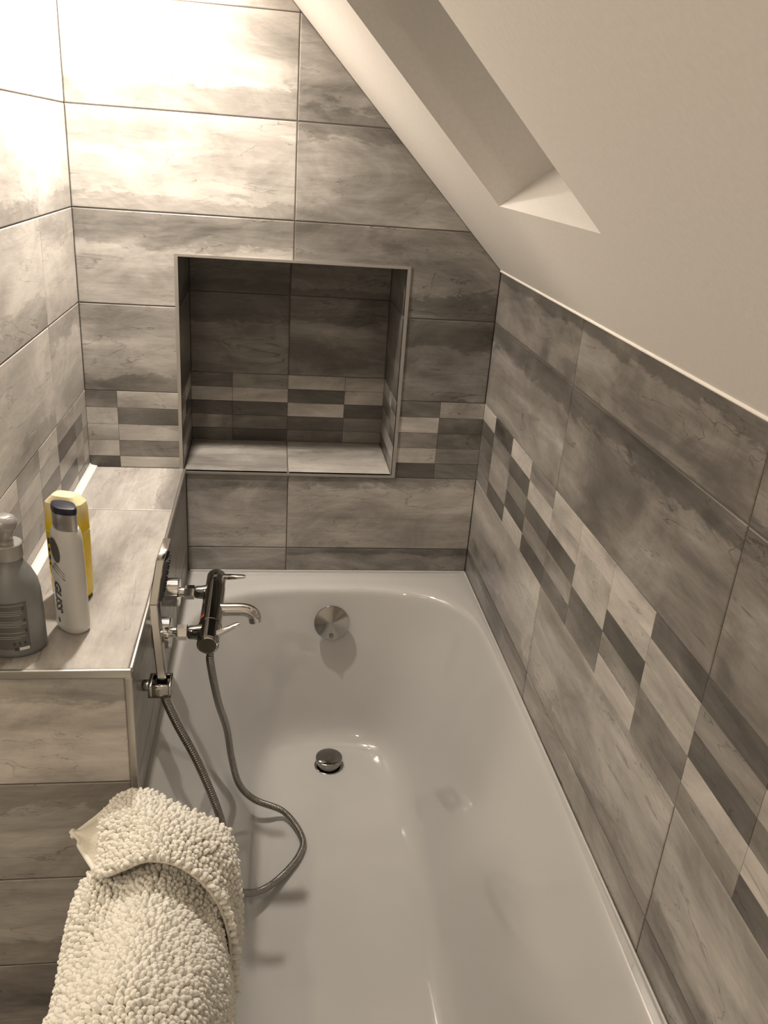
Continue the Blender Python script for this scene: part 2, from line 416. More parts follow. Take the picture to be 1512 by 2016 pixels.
# ------------------------------------------------------------------ boxed ledge (top, front, side)
t = Tiles()
t.body((-0.13, -BD+B, FLOOR), (BX-B, -B, LED-B))
top = lambda u, v, d: (u, -v, LED-d)
YL = 0.259
t.rect(0.014, BX-0.004, 0, YL, top, 0.74, swap=True, seed=0.12); t.rect(0.014, BX-0.004, YL, BD-0.003, top, 0.68, swap=True, seed=0.83)
ed = 0.010
t.rect(-0.13, BX-ed, -0.2, 0.012-0.014, fr, 0.80, seed=0.36)
t.rect(-0.13, BX-ed, -0.4, -0.2, fr, 0.68, seed=0.91); t.rect(-0.13, BX-ed, -0.6, -0.4, fr, 0.66, seed=0.15); t.rect(-0.13, BX-ed, FLOOR, -0.6, fr, 0.5, seed=0.57)
sd = lambda u, v, d: (BX-d, -u, v)
for a, b in ((0, 0.27), (0.27, BD-0.003)):
    t.rect(a, b, -0.2, LED-0.006, sd, 0.5); t.rect(a, b, -0.4, -0.2, sd, 0.5)
t.done('wall_ledge')

# aluminium edge profiles
def profile(name, boxes, bev=0.0012):
    bm = bmesh.new()
    for lo, hi in boxes: box(bm, lo, hi, 0, bev)
    return struct(link(name, bm, M['alu']))
FR, FD = 0.014, 0.012
bm = bmesh.new()   # niche frame with mitred corners
def quadring(bm, x0, x1, z0, z1, w, y0, y1):
    o = [(x0-w, z0-w*0.6), (x1+w, z0-w*0.6), (x1+w, z1+w*0.7), (x0-w, z1+w*0.7)]; i = [(x0, z0), (x1, z0), (x1, z1), (x0, z1)]
    for a in range(4):
        b = (a+1) % 4
        g = 0.0001
        prism(bm, [o[a], o[b], i[b], i[a]], y0, y1, lambda u, v, d: (u, d, v))
quadring(bm, NX0, NX1, NZ0, NZ1, 0.008, -0.0035, FD)
bmesh.ops.recalc_face_normals(bm, faces=bm.faces)
struct(link('trim_1', bm, M['alu'], smooth=False))
profile('trim_2', [((-0.13, -BD-0.003, LED-0.013), (BX, -BD+0.004, LED+0.0012))])
profile('trim_3', [((BX-0.010, -BD-0.003, FLOOR+0.0), (BX+0.001, -BD+0.006, LED-0.0132))])
profile('trim_4', [((BX-0.0035, -BD+0.0045, LED-0.007), (BX+0.0015, -0.001, LED+0.0012))])
# white bead between ledge and left wall
bm = bmesh.new(); prism(bm, [(0.0005, LED+0.0004), (0.017, LED+0.0004), (0.0165, LED+0.002), (0.003, LED+0.005), (0.0005, LED+0.009)], -0.0005, -BD+0.005, lambda u, v, d: (u, d, v))
bmesh.ops.recalc_face_normals(bm, faces=bm.faces); struct(link('trim_5', bm, M['silicone'], smooth=False))
# bead under the sloping ceiling
bm = bmesh.new(); tube(bm, [Vector((W-0.0015, -0.004, SZ)), Vector((W-0.0015, RY1, SZ))], 0.0028, 10); struct(link('trim_6', bm, M['silicone']))
# silicone round the bathtub rim
bm = bmesh.new()
tube(bm, [Vector((BX+0.004, -0.003, RIM+0.001)), Vector((W-0.004, -0.003, RIM+0.001))], 0.0022, 8)
tube(bm, [Vector((W-0.003, -0.004, RIM+0.001)), Vector((W-0.003, -1.69, RIM+0.001))], 0.0022, 8)
struct(link('trim_7', bm, simple('bath_sealant', (0.50, 0.49, 0.47), 0.4)))

# ------------------------------------------------------------------ sloping ceiling with skylight opening
def zs(x): return SZ+SK*(W-x)
nrm = Vector((SK, 0, 1)).normalized()     # outward
WY0, WY1, WXb, WXt = -0.545, -1.010, 0.7885, 0.22
bm = bmesh.new()
XR, XL_, Y0, Y1 = W+0.03, XT, 0.002, RY1
def sp(x, y, d=0.0): return Vector((x, y, zs(x)))+nrm*d
cols = [XR, WXb, WXt, XL_]; rows = [Y0, WY0, WY1, Y1]
V = {(i, j): bm.verts.new(sp(x, y)) for i, x in enumerate(cols) for j, y in enumerate(rows)}
for i in range(3):
    for j in range(3):
        if i == 1 and j == 1: continue
        bm.faces.new((V[i, j], V[i, j+1], V[i+1, j+1], V[i+1, j]))
# reveal
dep = 0.34; sill = Vector((0.804, 0, 0.594)); head = Vector((0.05, 0, 1.0)).normalized()
ob = {}
for (i, j), vec in (((1, 1), sill*dep/ (sill.dot(nrm))), ((1, 2), sill*dep/(sill.dot(nrm))), ((2, 1), head*dep/head.dot(nrm)), ((2, 2), head*dep/head.dot(nrm))):
    ob[i, j] = bm.verts.new(V[i, j].co+vec)
for a, b in (((1, 1), (1, 2)), ((1, 2), (2, 2)), ((2, 2), (2, 1)), ((2, 1), (1, 1))): bm.faces.new((V[a], V[b], ob[b], ob[a]))
# outer skin so the slab has thickness
O = {(i, j): bm.verts.new(sp(x, y, dep)) for i, x in enumerate(cols) for j, y in enumerate(rows)}
for i in range(3):
    for j in range(3):
        if i == 1 and j == 1: continue
        bm.faces.new((O[i, j], O[i+1, j], O[i+1, j+1], O[i, j+1]))
for j in range(3): bm.faces.new((V[0, j], O[0, j], O[0, j+1], V[0, j+1])); bm.faces.new((V[3, j], V[3, j+1], O[3, j+1], O[3, j]))
for i in range(3): bm.faces.new((V[i, 0], V[i+1, 0], O[i+1, 0], O[i, 0])); bm.faces.new((V[i, 3], O[i, 3], O[i+1, 3], V[i+1, 3]))
struct(link('wall_sloped', bm, M['plaster'], smooth=False))
c4 = [ob[1, 1].co.copy() if False else None]
# skylight: frame + pane at the outer end
p11 = sp(WXb, WY0)+sill*dep/(sill.dot(nrm)); p12 = sp(WXb, WY1)+sill*dep/(sill.dot(nrm)); p21 = sp(WXt, WY0)+head*dep/head.dot(nrm); p22 = sp(WXt, WY1)+head*dep/head.dot(nrm)
wroot = bpy.data.objects.new('window_1', None); COL.objects.link(wroot); wroot.location = p11; wroot['_w'] = list(p11); struct(wroot)
bm = bmesh.new(); cen = (p11+p12+p21+p22)/4
outer = [p11, p12, p22, p21]; inner = [p+(cen-p).normalized()*0.07 for p in outer]
for a in range(4):
    b = (a+1) % 4
    q = [outer[a], outer[b], inner[b], inner[a]]
    lo = [bm.verts.new(p-nrm*0.02) for p in q]; hi = [bm.verts.new(p+nrm*0.03) for p in q]
    bm.faces.new(lo); bm.faces.new(hi[::-1])
    for s in range(4): bm.faces.new((lo[s], hi[s], hi[(s+1) % 4], lo[(s+1) % 4]))
bmesh.ops.recalc_face_normals(bm, faces=bm.faces)
link('window_frame', bm, M['white_frame'], wroot, smooth=False)
bm = bmesh.new()
lo = [bm.verts.new(p) for p in inner]; hi = [bm.verts.new(p+nrm*0.006) for p in inner]
bm.faces.new(lo); bm.faces.new(hi[::-1])
for s in range(4): bm.faces.new((lo[s], hi[s], hi[(s+1) % 4], lo[(s+1) % 4]))
bmesh.ops.recalc_face_normals(bm, faces=bm.faces)
link('window_pane', bm, M['glass'], wroot, smooth=False)

# ------------------------------------------------------------------ rest of the room shell
def slab(name, lo, hi, m):
    bm = bmesh.new(); box(bm, lo, hi); return struct(link(name, bm, m, smooth=False))
slab('floor', (-1.8, RY1, FLOOR-0.1), (W+0.2, TH, FLOOR), M['dark_floor'])
slab('ceiling', (-1.8, RY1, CEIL), (XT+0.25, TH, CEIL+0.1), M['plaster'])
slab('wall_west', (-1.9, RY1, FLOOR), (-1.8, -BD+0.1, CEIL), M['plaster'])
slab('wall_front', (-1.9, RY1-0.1, FLOOR), (W+0.2, RY1, CEIL), M['plaster'])

# ------------------------------------------------------------------ bathtub
CX = 0.588; TY1 = -1.70
tub = thing('bathtub', 'white glossy enamel bathtub set between tiled ledge and right wall', 'bathtub', (CX, TY1/2, FLOOR))
def contour(hw, yb, yf, lb, lfr, n, side=0.0):
    """closed ring, counter-clockwise from the middle of the back end"""
    pts = []; NA, NS = 44, 60
    yc0, yc1 = yb-lb, yf+lfr
    bulge = lambda y: side*math.exp(-((y+0.74)/0.42)**2)
    for i in range(NA):      # back end, centre -> left
        a = PI/2+PI/2*i/NA
        pts.append((-abs(math.cos(a))**(2/n)*(hw), yc0+lb*abs(math.sin(a))**(2/n)))
    for i in range(NS): pts.append((-hw, yc0+(yc1-yc0)*i/NS))
    for i in range(NA*2):
        a = PI+PI*i/(NA*2)
        pts.append((math.copysign(abs(math.cos(a))**(2/n), math.cos(a))*hw, yc1-lfr*abs(math.sin(a))**(2/n)))
    for i in range(NS): pts.append((hw, yc1+(yc0-yc1)*i/NS))
    for i in range(NA):
        a = PI/2*i/NA
        pts.append((abs(math.cos(a))**(2/n)*hw, yc0+lb*abs(math.sin(a))**(2/n)))
    return [(CX+x*(1+bulge(y)), y) for x, y in pts]
# key levels: drop, half width, y back, y front, corner length back, front, exponent, side bulge
KEY = [
 (0.000, 0.334, -0.094, -1.640, 0.27, 0.30, 2.9, 0.05),
 (0.080, 0.306, -0.113, -1.585, 0.26, 0.30, 2.8, 0.035),
 (0.165, 0.272, -0.133, -1.520, 0.25, 0.30, 2.7, 0.02),
 (0.260, 0.236, -0.153, -1.440, 0.24, 0.30, 2.7, 0.01),
 (0.335, 0.206, -0.170, -1.370, 0.22, 0.28, 2.7, 0.0),
 (0.372, 0.183, -0.188, -1.320, 0.20, 0.25, 2.8, 0.0),
 (0.390, 0.152, -0.215, -1.270, 0.17, 0.22, 2.9, 0.0),
 (0.394, 0.115, -0.250, -1.200, 0.14, 0.20, 2.8, 0.0),
]
def lerpkey(s):
    i = min(int(s), len(KEY)-2); f = s-i
    P = [KEY[max(i-1, 0)], KEY[i], KEY[i+1], KEY[min(i+2, len(KEY)-1)]]
    return [0.5*(2*P[1][k]+(P[2][k]-P[0][k])*f+(2*P[0][k]-5*P[1][k]+4*P[2][k]-P[3][k])*f*f+(3*P[1][k]-P[0][k]-3*P[2][k]+P[3][k])*f**3) for k in range(8)]
bm = bmesh.new(); rings = []
x0, x1, yy0, yy1 = BX-0.012, W-0.0005, -0.0005, TY1
base = contour(KEY[0][1], *KEY[0][2:7], KEY[0][7])
def outer_pt(p):
    cx, cy = CX, max(min(p[1], -0.36), TY1+0.36)
    dx, dy = p[0]-cx, p[1]-cy
    ts = []
    if dx > 1e-6: ts.append((x1-cx)/dx)
    if dx < -1e-6: ts.append((x0-cx)/dx)
    if dy > 1e-6: ts.append((yy0-cy)/dy)
    if dy < -1e-6: ts.append((yy1-cy)/dy)
    s = min(ts); return [cx+dx*s, cy+dy*s]
outr = [outer_pt(p) for p in base]
for cxn in ((x0, yy0), (x1, yy0), (x0, yy1), (x1, yy1)):
    i = min(range(len(outr)), key=lambda q: (outr[q][0]-cxn[0])**2+(outr[q][1]-cxn[1])**2); outr[i] = list(cxn)
def ring(pts, z): rings.append([bm.verts.new((x, y, z)) for x, y in pts])
ring(outr, RIM-0.045); ring(outr, RIM-0.002)
ring([(x+(bx-x)*0.03, y+(by-y)*0.03) for (x, y), (bx, by) in zip(outr, base)], RIM)
for f in (0.35, 0.7):
    ring([(x+(bx-x)*f, y+(by-y)*f) for (x, y), (bx, by) in zip(outr, base)], RIM-0.0005)
def off(d):   # ring just outside the inner edge, for the roll of the rim
    return [(bx+(x-bx)/max(math.hypot(x-bx, y-by), 1e-6)*min(d, 0.7*math.hypot(x-bx, y-by)), by+(y-by)/max(math.hypot(x-bx, y-by), 1e-6)*min(d, 0.7*math.hypot(x-bx, y-by))) for (x, y), (bx, by) in zip(outr, base)]
ring(off(0.012), RIM-0.001); ring(off(0.007), RIM-0.003); ring(off(0.003), RIM-0.007)
S = 42
for q in range(0, S+1):
    k_ = lerpkey(q/S*(len(KEY)-1))
    ring(contour(k_[1], k_[2], k_[3], k_[4], k_[5], k_[6], k_[7]), RIM-0.012-k_[0])
cen_ = [(CX+(x-CX)*0.5, -0.66+(y+0.66)*0.6) for x, y in contour(*[KEY[-1][i] for i in (1, 2, 3, 4, 5, 6)], 0)]
ring(cen_, RIM-0.4065)
n = len(rings[0])
for a, b in zip(rings, rings[1:]):
    for i in range(n): bm.faces.new((a[i], b[i], b[(i+1) % n], a[(i+1) % n]))
bm.faces.new(rings[-1])
bmesh.ops.recalc_face_normals(bm, faces=bm.faces)
basin = link('basin', bm, M['enamel'], tub, angle=80)
md = basin.modifiers.new('thickness', 'SOLIDIFY'); md.thickness = 0.004; md.offset = 0 if False else -1
FL = RIM-0.4065
# overflow
ovc = Vector((0.588, -0.131, -0.344)); ax = Vector((0, -1, 0.25)).normalized()
bm = bmesh.new()
revolve(bm, ovc-ax*0.012, ax, [(0, 0.030), (0.014, 0.033), (0.0145, 0.0435), (0.019, 0.0445), (0.0215, 0.043), (0.024, 0.026), (0.0275, 0.003)], 56)
link('overflow_cap', bm, simple('overflow_chrome', (0.46, 0.45, 0.43), 0.10, 1.0), tub)
bm = bmesh.new(); revolve(bm, ovc+ax*0.0085+ax*0.009+Vector((0, 0, -0.034)), ax, [(0, 0.0055), (0.006, 0.0055), (0.008, 0.003)], 20); link('overflow_screw', bm, M['chrome_dark'], tub)
# drain: flange, dark throat, lifted plug
dc = Vector((0.5865, -0.277, FL))
bm = bmesh.new(); revolve(bm, dc, (0, 0, 1), [(-0.001, 0.036), (0.0015, 0.036), (0.0025, 0.034), (0.0015, 0.026), (-0.006, 0.022)], 48); link('drain_flange', bm, M['chrome_dark'], tub)
bm = bmesh.new(); revolve(bm, dc, (0, 0, 1), [(0.0, 0.014), (0.008, 0.014), (0.009, 0.0310), (0.0225, 0.0335), (0.0255, 0.0330), (0.0265, 0.0315), (0.0275, 0.014), (0.0277, 0.003)], 48, ); link('drain_plug', bm, M['chrome_dark'], tub)
# tiled apron in front of the ledge
t = Tiles()
t.body((BX-0.03, TY1, FLOOR), (BX-0.012-B, -BD-0.004, RIM-0.046))
ap = lambda u, v, d: (BX-0.03+d, -u, v)
for a, b in ((BD+0.005, 1.28), (1.28, 1.70)):
    t.rect(a, b, RIM-0.2, RIM-0.046, ap, 0.5); t.rect(a, b, RIM-0.4, RIM-0.2, ap, 0.5); t.rect(a, b, FLOOR, RIM-0.4, ap, 0.5)
t.done('wall_apron')
slab('wall_tub_end', (BX-0.03, TY1-0.02, FLOOR), (W, TY1-0.001, RIM-0.001), M['plaster'])

# ------------------------------------------------------------------ bath mixer
mz = -0.07
mix = thing('bath_mixer', 'chrome thermostatic bath mixer with spout, mounted on the side of the ledge', 'tap', (BX, -0.55, mz))
ya, yb_ = -0.667, -0.405; mxx = 0.3225
bm = bmesh.new()
revolve(bm, (mxx, ya, mz), (0, 1, 0), [(0, 0.0175), (0.002, 0.0196), (0.060, 0.0202), (0.0605, 0.0216), (0.064, 0.0216), (0.0645, 0.0206), (0.20, 0.0204), (0.2005, 0.0196), (0.256, 0.0192), (0.262, 0.0160), (0.263, 0.010)], 48)
for yy in (-0.624, -0.474):
    revolve(bm, (0.2835, yy, mz), (1, 0, 0), [(0, 0.0105), (0.004, 0.0125), (0.012, 0.0128), (0.026, 0.016)], 28)
link('mixer_body', bm, M['chrome_dark'], mix)
for yy in (-0.624, -0.474):
    bm = bmesh.new(); revolve(bm, (BX+0.0005, yy, mz), (1, 0, 0), [(0, 0.0285), (0.028, 0.0285), (0.0305, 0.0265), (0.031, 0.010)], 40); link('escutcheon', bm, M['chrome'], mix)
    bm = bmesh.new()
    revolve(bm, (BX+0.030, yy, mz), (1, 0, 0), [(0, 0.0095), (0.012, 0.0095)], 24)
    revolve(bm, (BX+0.040, yy, mz), (1, 0, 0), [(0, 0.0125), (0.0015, 0.0142), (0.0185, 0.0142), (0.020, 0.0125)], 6)
    link('union_nut', bm, M['chrome'], mix, angle=25)
bm = bmesh.new(); revolve(bm, (mxx, ya-0.0025, mz), (0, 1, 0), [(0, 0.0155), (0.0012, 0.0168), (0.003, 0.0168)], 36); link('end_cap', bm, M['chrome'], mix)
# spout
bm = bmesh.new()
path = spline([(mxx+0.012, -0.545, mz+0.002), (0.355, -0.545, mz+0.002), (0.378, -0.545, mz+0.002), (0.392, -0.546, mz-0.001), (0.401, -0.547, mz-0.009), (0.404, -0.548, mz-0.022)], 8)
tube(bm, path, 0.0125, 28); link('spout', bm, M['chrome'], mix)
# levers
def lever(y, tilt, yaw):
    bm = bmesh.new(); r = Matrix.Rotation(yaw, 3, 'Z') @ Matrix.Rotation(-tilt, 3, 'Y')
    p0 = Vector((mxx+0.010, y, mz+0.008)); vs = []
    for s, w, h in ((0, 0.0062, 0.0055), (0.014, 0.0062, 0.0048), (0.030, 0.006, 0.0040), (0.044, 0.0052, 0.0034), (0.049, 0.003, 0.0020)):
        vs.append([bm.verts.new(p0+r @ Vector((s, a*w, b*h))) for a, b in ((-1, -.6), (-.6, -1), (.6, -1), (1, -.6), (1, .6), (.6, 1), (-.6, 1), (-1, .6))])
    for a, b in zip(vs, vs[1:]):
        for i in range(8): bm.faces.new((a[i], a[(i+1) % 8], b[(i+1) % 8], b[i]))
    bm.faces.new(vs[0][::-1]); bm.faces.new(vs[-1]); bmesh.ops.recalc_face_normals(bm, faces=bm.faces)
    return bm
link('lever', lever(-0.648, 0.35, 0.30), M['chrome'], mix); link('lever', lever(-0.424, 0.05, -0.05), M['chrome'], mix)
bm = bmesh.new(); revolve(bm, (mxx-0.0138, -0.592, mz+0.0135), (-0.72, 0, 0.69), [(0, 0.0045), (0.0018, 0.0045)], 16); link('hot_mark', bm, M['red'], mix)
bm = bmesh.new(); revolve(bm, (mxx+0.002, -0.640, mz-0.017), (0.05, 0, -1), [(0, 0.010), (0.010, 0.010), (0.012, 0.0085)], 24); link('hose_outlet', bm, M['chrome'], mix)
# small arrow mark on the safety handle at the far end
bm = bmesh.new()
pts = [Vector((mxx-0.004, -0.438, mz+0.0198)), Vector((mxx, -0.418, mz+0.0200)), Vector((mxx+0.0042, -0.438, mz+0.0198)), Vector((mxx-0.004, -0.438, mz+0.0198))]
for a, b in zip(pts, pts[1:]): tube(bm, [a, b], 0.0006, 6)
link('arrow_mark', bm, M['chrome'], mix)

# ------------------------------------------------------------------ hand shower, its bracket and hose
brk = thing('shower_bracket', 'small square chrome wall bracket holding the hand shower upright', 'bracket', (BX, -0.765, -0.08))
bm = bmesh.new(); box(bm, (BX+0.0005, -0.777, -0.088), (BX+0.011, -0.763, -0.074), 0, 0.001); link('wall_plate', bm, M['chrome_dark'], brk)
bm = bmesh.new(); box(bm, (BX+0.0105, -0.789, -0.094), (BX+0.0175, -0.751, -0.070), 0, 0.001)
box(bm, (BX+0.0165, -0.789, -0.094), (BX+0.0435, -0.7835, -0.070), 0, 0.001)
box(bm, (BX+0.0165, -0.7565, -0.094), (BX+0.0435, -0.751, -0.070), 0, 0.001)
box(bm, (BX+0.0430, -0.789, -0.094), (BX+0.0475, -0.751, -0.070), 0, 0.001)
link('holder_socket', bm, M['chrome_dark'], brk)
hs = thing('hand_shower', 'flat chrome stick hand shower standing in its bracket beside the ledge', 'hand shower', (0.255, -0.770, -0.11))
def slabpath(bm, secs, mi=0):
    """secs: list of (centre, half width along y, half thickness along x)"""
    rs = []
    for c, wy, tx in secs:
        c = Vector(c); b = min(wy, tx)*0.25
        rs.append([bm.verts.new(c+Vector((sx*(tx-(b if k else 0)), sy*(wy-(0 if k else b)), 0))) for sx, sy, k in ((-1, -1, 0), (-1, -1, 1), (1, -1, 1), (1, -1, 0), (1, 1, 0), (1, 1, 1), (-1, 1, 1), (-1, 1, 0))])
    for a, b in zip(rs, rs[1:]):
        for i in range(8): bm.faces.new((a[i], a[(i+1) % 8], b[(i+1) % 8], b[i]))
    bm.faces.new(rs[0][::-1]); bm.faces.new(rs[-1]); bmesh.ops.recalc_face_normals(bm, faces=bm.faces)
bm = bmesh.new(); slabpath(bm, [((0.2555, -0.765, -0.092), 0.0085, 0.0080), ((0.2545, -0.760, -0.060), 0.011, 0.0075), ((0.247, -0.738, 0.0), 0.0135, 0.0072), ((0.2405, -0.715, 0.046), 0.0145, 0.0066)])
link('handle', bm, M['chrome_mid'], hs)
bm = bmesh.new(); slabpath(bm, [((0.2405, -0.704, 0.044), 0.0225, 0.0070), ((0.2450, -0.690, 0.078), 0.0225, 0.0070), ((0.2500, -0.674, 0.112), 0.0225, 0.0068), ((0.2545, -0.655, 0.123), 0.0215, 0.0062)])
link('spray_head', bm, M['chrome_mid'], hs)
bm = bmesh.new(); slabpath(bm, [((0.2500, -0.703, 0.050), 0.019, 0.0036), ((0.2542, -0.690, 0.079), 0.0210, 0.0040), ((0.2590, -0.675, 0.109), 0.0200, 0.0036)])
for i in range(7):
    for j in range(4):
        s = i/6; c = Vector((0.2542, -0.703, 0.055)).lerp(Vector((0.2620, -0.676, 0.105)), s)
        revolve(bm, c+Vector((0.0005, (j-1.5)*0.0085, 0)), (1, 0, 0), [(0, 0.0018), (0.0022, 0.0012)], 8)
link('spray_face', bm, M['black'], hs)
# one hose from the mixer outlet, down into the tub and back up to the hand shower
HP = [(0.3245, -0.640, -0.0995), (0.325, -0.640, -0.128), (0.334, -0.585, -0.25), (0.347, -0.515, -0.37), (0.356, -0.490, -0.47), (0.372, -0.484, -0.545), (0.406, -0.468, -0.604), (0.473, -0.457, -0.6535), (0.512, -0.525, -0.6645),
      (0.503, -0.578, -0.6645), (0.463, -0.641, -0.657), (0.424, -0.695, -0.633), (0.392, -0.734, -0.595), (0.372, -0.767, -0.55), (0.359, -0.789, -0.46), (0.350, -0.785, -0.36), (0.312, -0.768, -0.25), (0.276, -0.758, -0.17), (0.2585, -0.758, -0.118), (0.2565, -0.762, -0.094)]
sp_ = spline(HP, 24)
# resample evenly
L = [0]
for a, b in zip(sp_, sp_[1:]): L.append(L[-1]+(b-a).length)
step = 0.0011; path = []; j = 0; s = 0
while s < L[-1]:
    while L[j+1] < s: j += 1
    f = (s-L[j])/(L[j+1]-L[j]); path.append(sp_[j].lerp(sp_[j+1], f)); s += step
bm = bmesh.new(); tube(bm, path, lambda i, s: 0.0074 if i % 4 else 0.0058, 14)
hose = link('shower_hose', bm, M['hose'], loc=HP[0], angle=60)
tag(hose, 'ribbed steel shower hose looping from the mixer across the bottom of the bathtub', 'hose')

# ------------------------------------------------------------------ bottles on the ledge
def oval_loft(bm, c, secs, long_dir, seg=48, mi=0, n=2.0, caps=(True, True)):
    """secs: (z, half long, half short[, exponent])"""
    u = Vector((long_dir[0], long_dir[1], 0)).normalized(); v = Vector((-u.y, u.x, 0)); rs = []
    for sct in secs:
        z, a, b = sct[:3]; e = sct[3] if len(sct) > 3 else n
        ox = sct[4] if len(sct) > 4 else 0
        r = []
        for i in range(seg):
            t_ = 2*PI*i/seg; ct, st = math.cos(t_), math.sin(t_)
            r.append(bm.verts.new(Vector((c[0], c[1], c[2]+z)) + u*(math.copysign(abs(ct)**(2/e), ct)*a+ox) + v*(math.copysign(abs(st)**(2/e), st)*b)))
        rs.append(r)
    fs = []
    for a, b in zip(rs, rs[1:]):
        for i in range(seg): fs.append(bm.faces.new((a[i], a[(i+1) % seg], b[(i+1) % seg], b[i])))
    if caps[0]: fs.append(bm.faces.new(rs[0][::-1]))
    if caps[1]: fs.append(bm.faces.new(rs[-1]))
    for f in fs: f.material_index = mi
    return rs
LT = LED+0.0005
# grey pump bottle
gc = (0.0440, -0.795, LT)
g = thing('pump_bottle', 'silver grey pump bottle with printed back label at the front of the ledge', 'bottle', gc)
BODY = [(0.0, 0.040, 0.034), (0.003, 0.0425, 0.0365), (0.008, 0.0435, 0.0375), (0.06, 0.0430, 0.037), (0.098, 0.0415, 0.036), (0.115, 0.0385, 0.034), (0.130, 0.032, 0.029), (0.142, 0.0245, 0.0235), (0.149, 0.0210, 0.0205), (0.154, 0.0205, 0.0205)]
bm = bmesh.new(); oval_loft(bm, gc, BODY, (1, 0.12)); link('bottle_body', bm, M['silver'], g)
bm = bmesh.new(); revolve(bm, (gc[0], gc[1], LT+0.1545), (0, 0, 1), [(0, 0.0222), (0.002, 0.0230), (0.022, 0.0225), (0.0235, 0.021), (0.0238, 0.012), (0.025, 0.0112), (0.028, 0.0112)], 40); link('pump_collar', bm, M['silver_light'], g)
bm = bmesh.new()
revolve(bm, (gc[0], gc[1], LT+0.181), (0, 0, 1), [(0, 0.0100), (0.003, 0.0108), (0.018, 0.0138), (0.0185, 0.0165), (0.024, 0.0190), (0.030, 0.0190), (0.036, 0.0160), (0.040, 0.009)], 32)
# beak of the pump head, pointing to the left and back
d_ = Vector((-0.8, 0.6, 0)).normalized(); s_ = Vector((-d_.y, d_.x, 0)); rs = []
for q, w_, h_, zz in ((-0.012, 0.012, 0.007, 0.213), (0.012, 0.012, 0.007, 0.213), (0.028, 0.009, 0.0055, 0.213), (0.034, 0.007, 0.004, 0.211)):
    c_ = Vector((gc[0], gc[1], LT+zz))+d_*q
    rs.append([bm.verts.new(c_+s_*(math.cos(2*PI*i/16)*w_)+Vector((0, 0, math.sin(2*PI*i/16)*h_))) for i in range(16)])
for a, b in zip(rs, rs[1:]):
    for i in range(16): bm.faces.new((a[i], a[(i+1) % 16], b[(i+1) % 16], b[i]))
bm.faces.new(rs[0][::-1]); bm.faces.new(rs[-1]); bmesh.ops.recalc_face_normals(bm, faces=bm.faces)
link('pump_head', bm, M['silver_light'], g)
# label wrapped on the bottle front
def wrap(bm, c, a, b, long_dir, t0, t1, z0, z1, offs, mi=0, nseg=14, taper=0.0):
    u = Vector((long_dir[0], long_dir[1], 0)).normalized(); v = Vector((-u.y, u.x, 0)); grid = []
    for k_ in range(nseg+1):
        t_ = t0+(t1-t0)*k_/nseg
        col = []
        for z in (z0, z1):
            for o_ in (offs-0.0006, offs):
                kk = 1-taper*z
                col.append(bm.verts.new(Vector((c[0], c[1], c[2]+z))+u*math.cos(t_)*(a*kk+o_)+v*math.sin(t_)*(b*kk+o_)))
        grid.append(col)   # z0in z0out z1in z1out
    for p, q in zip(grid, grid[1:]):
        for i, j in ((1, 3), (3, 2), (2, 0), (0, 1)): bm.faces.new((p[i], q[i], q[j], p[j])).material_index = mi
    bm.faces.new((grid[0][0], grid[0][1], grid[0][3], grid[0][2])).material_index = mi; bm.faces.new((grid[-1][0], grid[-1][2], grid[-1][3], grid[-1][1])).material_index = mi
LDIR = (1, 0.12)
bm = bmesh.new(); wrap(bm, gc, 0.0432, 0.0372, LDIR, -PI*0.80, -PI*0.31, 0.016, 0.094, 0.0007, taper=0.25); bmesh.ops.recalc_face_normals(bm, faces=bm.faces)
lab = link('label', bm, simple('grey_label', (0.13, 0.13, 0.125), 0.35, 0.2), g)
bm = bmesh.new()
zz = 0.0915
random.seed(3)
lines = [0.0895, 0.0800, 0.0765, 0.0735, 0.0630, 0.0600, 0.0575, 0.0545, 0.0440, 0.0375, 0.0345]
for z in lines:
    wrap(bm, gc, 0.0432, 0.0372, LDIR, -PI*0.79, -PI*(0.33+random.random()*0.08), z, z+0.0009, 0.0011, taper=0.25)
bmesh.ops.recalc_face_normals(bm, faces=bm.faces); link('printed_lines', bm, simple('pale_print', (0.34, 0.33, 0.31), 0.5), lab)
bm = bmesh.new()
for z, tt in ((0.0815, 0.345), (0.0620, 0.340), (0.0440, 0.335), (0.0235, 0.36), (0.0235, 0.415), (0.0235, 0.47)):
    wrap(bm, gc, 0.0432, 0.0372, LDIR, -PI*(tt+0.018), -PI*(tt-0.002), z, z+0.0045, 0.0012, nseg=3, taper=0.25)
wrap(bm, gc, 0.0432, 0.0372, LDIR, -PI*0.480, -PI*0.440, 0.0145, 0.0185, 0.0014, nseg=4, taper=0.25)
bmesh.ops.recalc_face_normals(bm, faces=bm.faces); link('printed_symbols', bm, M['ink'], lab)
bm = bmesh.new(); wrap(bm, gc, 0.0432, 0.0372, LDIR, -PI*0.430, -PI*0.325, 0.0145, 0.0190, 0.0014, nseg=6, taper=0.25); bmesh.ops.recalc_face_normals(bm, faces=bm.faces); link('white_code_sticker', bm, M['paper'], lab)

